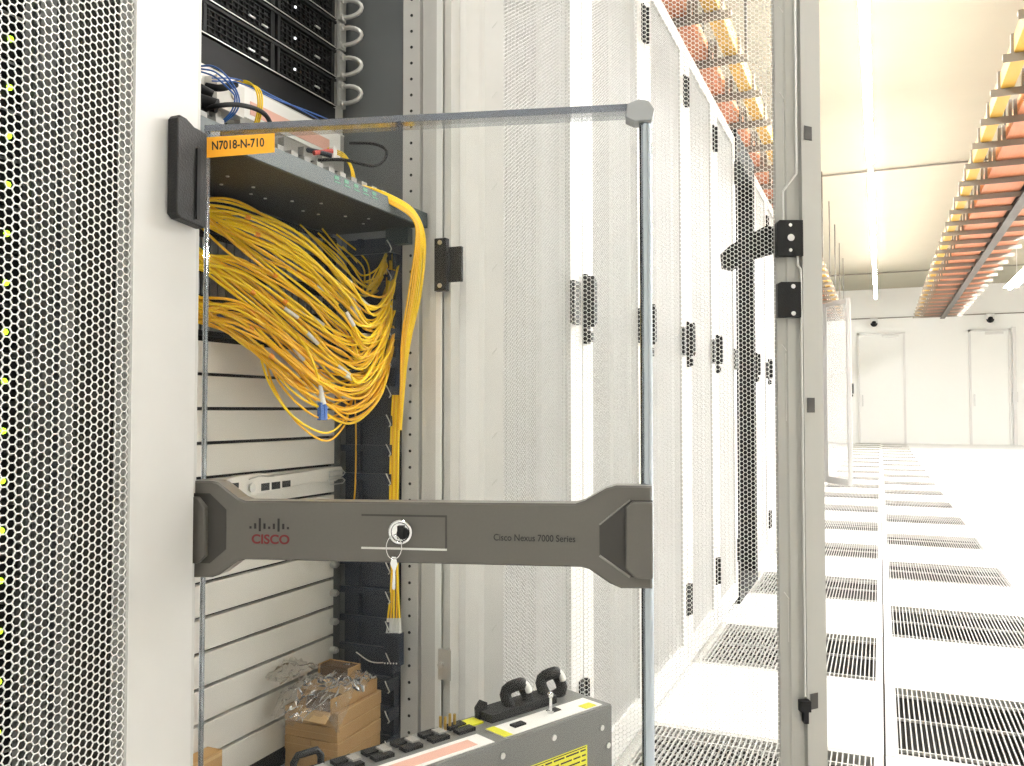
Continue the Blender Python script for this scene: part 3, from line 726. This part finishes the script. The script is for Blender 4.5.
# fibres draped over the right end of the hood
for i in range(9):
    j = i*1.5; k = rnd(-2, 2)
    cable([at(338+j+k, 190+j*.6, 'x', -.680), at(362+j*.6, 186+j*.8, 'x', -.655), at(394, 197+j*.7, 'x', -.630), at(415-j*.2, 212+j*.6, 'x', -.620), at(425-j*.75, 240, 'x', -.618), at(423-j+k, 290, 'x', -.630), at(411-j*.6+k, 340, 'x', -.648), at(404-j*.3, 392, 'x', -.664), at(401-j*.2, 430, 'x', -.668)],
          .0014, 'yellow' if i < 5 else 'yellow2', 'yellow fibre cable draped over the right end of the slate hood', 'yellow fibres over the hood end')
for i in range(5):
    px = 391+i*1.9
    cc = [at(px+2, 395, 'y', 1.132), at(px, 440, 'y', 1.132), at(px-1, 520, 'y', 1.130), at(px+rnd(-1, 1), 580, 'y', 1.130), at(px-3+i, 618, 'y', 1.128)]
    o = cable(cc, .0016, 'yellow2' if i % 2 else 'yellow', 'yellow fibre cable running straight down the cable manager to a dark connector', 'vertical yellow fibres in the cable manager')
    e0 = cc[-1]; MB().tube([e0, (e0[0], e0[1], e0[2]-.022)], .002, 8, r2=.0038).build('boot', 'sleeve', o)
    m = MB(); m.box(e0[0]-.004, e0[0]+.004, e0[1]-.006, e0[1]+.006, e0[2]-.07-.01*(i % 2), e0[2]-.022); m.build('connector', 'navy', o)
    m = MB(); m.sphere((e0[0]-.001, e0[1]-.007, e0[2]-.066), .0014, 6); m.build('connector_light', 'paper', o)
for y0, y1, px in ((398, 495, 357), (640, 662, 366)):
    pass
cable([at(355, 398, 'y', 1.150), at(356, 440, 'y', 1.150), at(355, 490, 'y', 1.150), at(351, 520, 'y', 1.15)], .0013, 'yellow2', 'thin amber cable running down the back edge of the cable manager', None)
cable([at(356, 652, 'y', 1.12), at(372, 662, 'y', 1.13), at(395, 662, 'y', 1.14)], .0009, 'filler', 'thin beige string sagging from the open cardboard box into the rack', None, name='string')
# cables above the hood
def u(px, py, X): return at(px, py, 'x', X)
for i in range(3):
    j = i*5
    cable([u(199, 66+j*.5, -.74), u(215, 67+j, -.715), u(230, 80+j, -.70), u(239-j*.4, 98, -.70), u(236-j*.5, 112, -.705), u(222-j*.3, 124, -.72)], .0011, 'blue', 'blue patch cable looping beside the white-labelled unit at the top left', 'blue loops at the top left', 'patch_cable')
for i in range(2):
    cable([u(212, 78+i*3, -.735), u(240, 80+i*3, -.725), u(275, 97+i*2, -.72), u(305, 112-i*2, -.73), u(332, 127-i*6, -.75)], .0009, 'blue', 'thin blue patch cable running along the label strip of the grey unit', 'long thin blue cables', 'patch_cable')
for i in range(3):
    cable([u(232, 84-i, -.745), u(246, 81+i, -.72), u(256+i*2, 90, -.70), u(258+i*2, 108, -.70), u(253+i*2, 130, -.72)], .0011, 'yellow', 'short yellow patch cable arching in front of the white label strip', 'yellow arches at the top left', 'patch_cable')
pc = cable([u(200, 112, -.73), u(216, 106, -.70), u(240, 105, -.69), u(262, 112, -.69), u(271, 125, -.69), u(272, 140, -.70)], .0029, 'black', 'thick black power cable arching over the orange name tag', None, 'power_cable', n=10)
m = MB(); a0 = u(197, 100, -.725); m.cyl(a0, u(217, 106, -.705), .0085, 12); m.cyl(u(197, 88, -.74), u(212, 96, -.73), .007, 10); m.build('plug', 'black', pc)
pc = cable([u(206, 86, -.75), u(220, 88, -.735), u(236, 84, -.73)], .0045, 'black', 'short black cable plug above the thick power cable at top left', None, 'power_cable', n=8)
cable([u(318, 160, -.72), u(345, 160, -.69), u(372, 166, -.675), u(384, 160, -.675), u(386, 150, -.68), u(374, 144, -.70), u(350, 143, -.74)], .0024, 'black', 'black cable looping past the right end of the grey unit', None, 'power_cable', n=8)
pc = cable([u(308, 150, -.735), u(318, 152, -.715), u(332, 156, -.70)], .0036, 'navy', 'dark blue cable with a red boot above the cable guide fins', None, 'patch_cable', n=8)
red = mat('red_boot', (.5, .06, .05), .5); MB().cyl(u(314, 153, -.716), u(332, 151, -.705), .0034, 10).build('boot', red, pc)
for i in range(3):
    cable([u(328, 148+i, -.73), u(344, 154+i*2, -.70), u(353-i, 170, -.69), u(354-i*2, 184, -.69), u(344-i*4, 188, -.70), u(334, 172+i*3, -.71)], .0011, 'yellow', 'short yellow patch cable curling at the right end of the cable guide', 'yellow curls at the right of the guide', 'patch_cable')
MB_w = MB(); a = u(333, 150, -.71)
MB_w.box(a[0]-.004, a[0]+.004, a[1]-.004, a[1]+.004, a[2]-.012, a[2]+.004); tag(MB_w.build('plug', 'paper'), 'small white plug among the yellow curls above the guide', 'plug')

# ========================================== CARDBOARD BOXES on the shelf
def carton(loc, sx, sy, sz, rz, lab, open_=False, grp='small brown cartons on the rack shelf'):
    o = empty('cardboard_box', loc, rz, lab, 'box', grp)
    m = MB()
    if not open_:
        m.box(0, sx, 0, sy, 0, sz); bevel(m.build('body', 'board', o), .0007)
        m = MB(); m.box(-.0002, sx+.0003, sy*.0, sy*.0+.0008, sz*.45, sz*.5); m.box(sx, sx+.0004, .001, sy-.001, sz*.93, sz*.97); m.build('flap_edge', 'boardl', o)
    else:
        t = .0012
        m.box(0, sx, 0, sy, 0, t); m.box(0, t, 0, sy, 0, sz); m.box(sx-t, sx, 0, sy, 0, sz); m.box(0, sx, sy-t, sy, 0, sz); m.box(0, sx, .03, sy, sz-t, sz)
        m.build('body', 'board', o)
        MB().box(t, sx-t, .004, sy-t, t, sz-t).build('inside', 'board_shade', o)  # dark block fills the mouth, its shade put into the colour
        m = MB(); m.add([(0, 0, 0), (sx, 0, 0), (sx+.002, -.016, -.008), (-.002, -.016, -.008), (0, 0, .001), (sx, 0, .001), (sx+.002, -.016, -.007), (-.002, -.016, -.007)],
                        [(0, 1, 2, 3), (7, 6, 5, 4), (0, 4, 5, 1), (1, 5, 6, 2), (2, 6, 7, 3), (3, 7, 4, 0)]); m.build('flap', 'boardl', o)
    return o
hz = .0202; lay = ['lowest', 'second', 'third', 'fourth', 'fifth', 'top']
x0, y0, zb = -.786, 1.010, .335
for k in range(5):
    for c_ in range(2):
        carton((x0+c_*.0455+rnd(-.0008, .0008), y0+rnd(-.002, .002), zb+k*hz), .0448, .112, hz-.0006, 0, 'small flat brown carton, %s layer of the %s column of the stack' % (lay[k], ['left', 'right'][c_]))
carton((x0+.036, y0-.004, zb+5*hz), .047, .112, hz, math.radians(-2), 'open brown carton with its dark mouth showing, on top of the stack', True)
carton((x0-.002, y0+.03, zb+5*hz), .036, .08, hz*.8, math.radians(1), 'brown carton under the plastic wrap at the top left of the stack')
c = carton((x0+.006, y0+.070, zb+6*hz+.002), .056, .030, .018, math.radians(-3), 'small open brown box lying behind on top of the carton stack', True)
carton((-.785, .80, .335), .024, .056, .098, 0, 'brown carton with a white top edge at the lower left beside the crossbar end')
# plastic wrap draped over the boxes
NX, NY = 26, 26; m = MB(); vs = []
for i in range(NX):
    for j in range(NY):
        uu, vv = i/(NX-1), j/(NY-1)
        x = x0+.001+uu*.098; y = y0-.030+vv*.13
        z = zb+6*hz+.010+.010*math.sin(uu*7+vv*5)*math.cos(vv*9-uu*4)+rnd(-.0035, .0035)
        if vv < .23: z -= (.23-vv)*.16
        if uu > .85: z -= (uu-.85)*.07
        vs.append((x+rnd(-.002, .002), y+rnd(-.002, .002)-.02*math.sin(uu*5)*(1-vv), z))
fs = [(i*NY+j, (i+1)*NY+j, (i+1)*NY+j+1, i*NY+j+1) for i in range(NX-1) for j in range(NY-1)]
tag(m.add(vs, fs, 0, False).build('plastic_wrap', 'wrap'), 'crumpled clear plastic wrap lying over the brown carton stack', 'plastic wrap')
m = MB(); vs = []
for i in range(12):
    for j in range(10):
        uu, vv = i/11, j/9
        vs.append((-.787+.004+.030*vv+rnd(-.004, .004)*(vv > 0), .965+uu*.085+rnd(-.003, .003), zb+6*hz+.028-.026*abs(uu-.5)*(1-vv)+.018*(1-vv)+rnd(-.004, .004)))
fs = [(i*10+j, (i+1)*10+j, (i+1)*10+j+1, i*10+j+1) for i in range(11) for j in range(9)]
tag(m.add(vs, fs).build('plastic_wrap', 'wrap'), 'crumpled clear plastic wrap poking up to the left of the cartons', 'plastic wrap')

# ================== GREY EQUIPMENT UNIT standing on its end, faceplate up
az = math.radians(25)
# local x = toward the aisle's far right along the long edge, y = across (away from the camera), z up
ex = (math.sin(az), math.cos(az))
eq = empty('equipment_unit', (-.3209, 1.0736, 0), PI/2-az, 'grey rack unit standing on end before the rack, yellow warning label on its side', 'rack unit')
L, Wd, Ht = .445, .0863, .48
m = MB(); m.box(-L, 0, 0, Wd, 0, Ht-.0015); bevel(m.build('body', 'equip', eq), .0012)
m = MB(); m.box(-L+.001, -.001, .001, Wd-.001, Ht-.0015, Ht); m.build('faceplate', 'equipt', eq)
def on_top(px, py):
    x, y, z = at(px, py, 'z', Ht); dx, dy = x+.3209, y-1.0736
    return (dx*math.sin(az)+dy*math.cos(az), -dx*math.cos(az)+dy*math.sin(az))
def plate(name, pix, h0, h1, mt):
    return MB().prism([on_top(*q) for q in pix], Ht+h0, Ht+h1).build(name, mt, eq)
def zpx(x, y): return (380+x/3.657, 660+y/3.657)
def rect(name, a0, a1, b0, b1, h0, h1, mt): return MB().box(a0, a1, b0, b1, Ht+h0, Ht+h1).build(name, mt, eq)
rect('label', -.178, -.012, .006, .040, 0, .0008, 'paper')
rect('label_tab', -.040, -.020, .008, .022, .0008, .0012, 'ylabel'); rect('label_tab', -.178, -.165, .006, .040, .0008, .0012, 'ylabel')
rect('display', -.150, -.132, .019, .029, .0008, .003, 'black')
rect('label', -L+.02, -.195, .004, .036, 0, .0008, 'paper'); rect('label_stripe', -L+.05, -.215, .010, .028, .0008, .0012, 'pink')
rect('terminal_block', -.160, -.05, .050, .082, 0, .010, 'blackm')
m = MB(); a = -.44
for q in range(7):
    for s_ in (.046, .064): m.box(a+q*.038, a+q*.038+.024, s_, s_+.013, Ht, Ht+.004)
m.build('socket', 'black', eq)
m = MB()
for q in range(6): m.box(-.425+q*.038, -.414+q*.038, .055, .070, Ht, Ht+.006)
m.build('socket_divider', 'fin', eq)
rect('port_panel', -.200, -.166, .058, .078, .0, .002, 'ylabel')
m = MB()
for q in range(4): m.cyl((-.222+q*.007, .070, Ht), (-.222+q*.007, .070, Ht+.018-.002*(q % 2)), .0018, 8)
m.build('terminal_pin', mat('brass', (.65, .45, .12), .3, metal=.9), eq)
def coil(cx, cy, nm, tilt):
    m = MB(); pts = []
    for rr in (.017,):
        m.tube([(cx+rr*math.cos(t), cy+.004*math.sin(t*3), Ht+.016+rr*math.sin(t)*1.0) for t in np.linspace(0, 2*PI, 20, endpoint=False)], .0075, 10, closed=True)
    o = m.build(nm, 'black', eq)
    m = MB(); 
    for q in range(2):
        m.tube([(cx+.017*math.cos(t), cy-.0045+.006*q, Ht+.0165+.018*math.sin(t)) for t in np.linspace(.2+q*.6, 1.5+q*1.0, 8)], .0046, 8)
    m.build('white_tie', 'paper', o)
coil(-.105, .066, 'grip_knob', 0); coil(-.040, .070, 'grip_knob', 0)
m = MB(); m.prism([(-.165, 0), (-.150, 0), (-.150, .018), (-.158, .022), (-.166, .014)], .070, .076, 'y'); o = m.build('pull_tab', 'blackm', eq, (0, 0, Ht))
# small pin with a chrome knob
m = MB(); m.cyl((-.083, .028, Ht), (-.083, .028, Ht+.022), .0022, 10); m.sphere((-.083, .028, Ht+.023), .0042, 10); m.cyl((-.083, .028, Ht), (-.083, .028, Ht+.004), .004, 10); m.build('latch_pin', 'chrome', eq)
rect('pin_plate', -.082, -.066, .026, .037, .0008, .0020, 'ink')
# handle at the near end
m = MB(); m.tube([(-.405, .080, Ht), (-.405, .080, Ht+.010), (-.400, .080, Ht+.017), (-.378, .080, Ht+.017), (-.373, .080, Ht+.010), (-.373, .080, Ht)], .004, 8); m.build('handle', 'black', eq)
# screws on the side, yellow label
m = MB()
for xx, zz in ((-.020, .455), (-.105, .464), (-.187, .464), (-.26, .464), (-.008, .43), (-.32, .464)): m.cyl((xx, 0, zz), (xx, -.0018, zz), .0036, 12)
m.build('screw', 'steel', eq)
m = MB(); m.box(-.33, -.047, -.0006, 0, .33, .4405); o = m.build('warning_label', 'ylabel', eq)
m = MB()
for q in range(9):
    zz = .4365-q*.0062
    x = -.325
    while x < -.055:
        w_ = rnd(.008, .030); m.box(x, min(x+w_, -.050), -.0009, -.0006, zz-.0018, zz); x += w_+.003
m.box(-.325, -.05, -.0009, -.0006, .4385, .4395)
m.build('label_print', 'ink', o)

# -------------------------------------------------------------- world / render
w = bpy.data.worlds.new('world'); sc.world = w; w.use_nodes = True
w.node_tree.nodes['Background'].inputs[0].default_value = (.9, .92, 1, 1); w.node_tree.nodes['Background'].inputs[1].default_value = .3
sc.view_settings.view_transform = 'Standard'; sc.view_settings.look = 'None'; sc.view_settings.gamma = 1; sc.view_settings.use_curve_mapping = False
sc.view_settings.exposure = 0.34
sc.cycles.use_denoising = True; sc.cycles.denoising_prefilter = 'NONE'
sc.cycles.max_bounces = 8; sc.cycles.diffuse_bounces = 5; sc.cycles.transparent_max_bounces = 16
sc.cycles.caustics_reflective = False; sc.cycles.caustics_refractive = False; sc.cycles.sample_clamp_indirect = 6
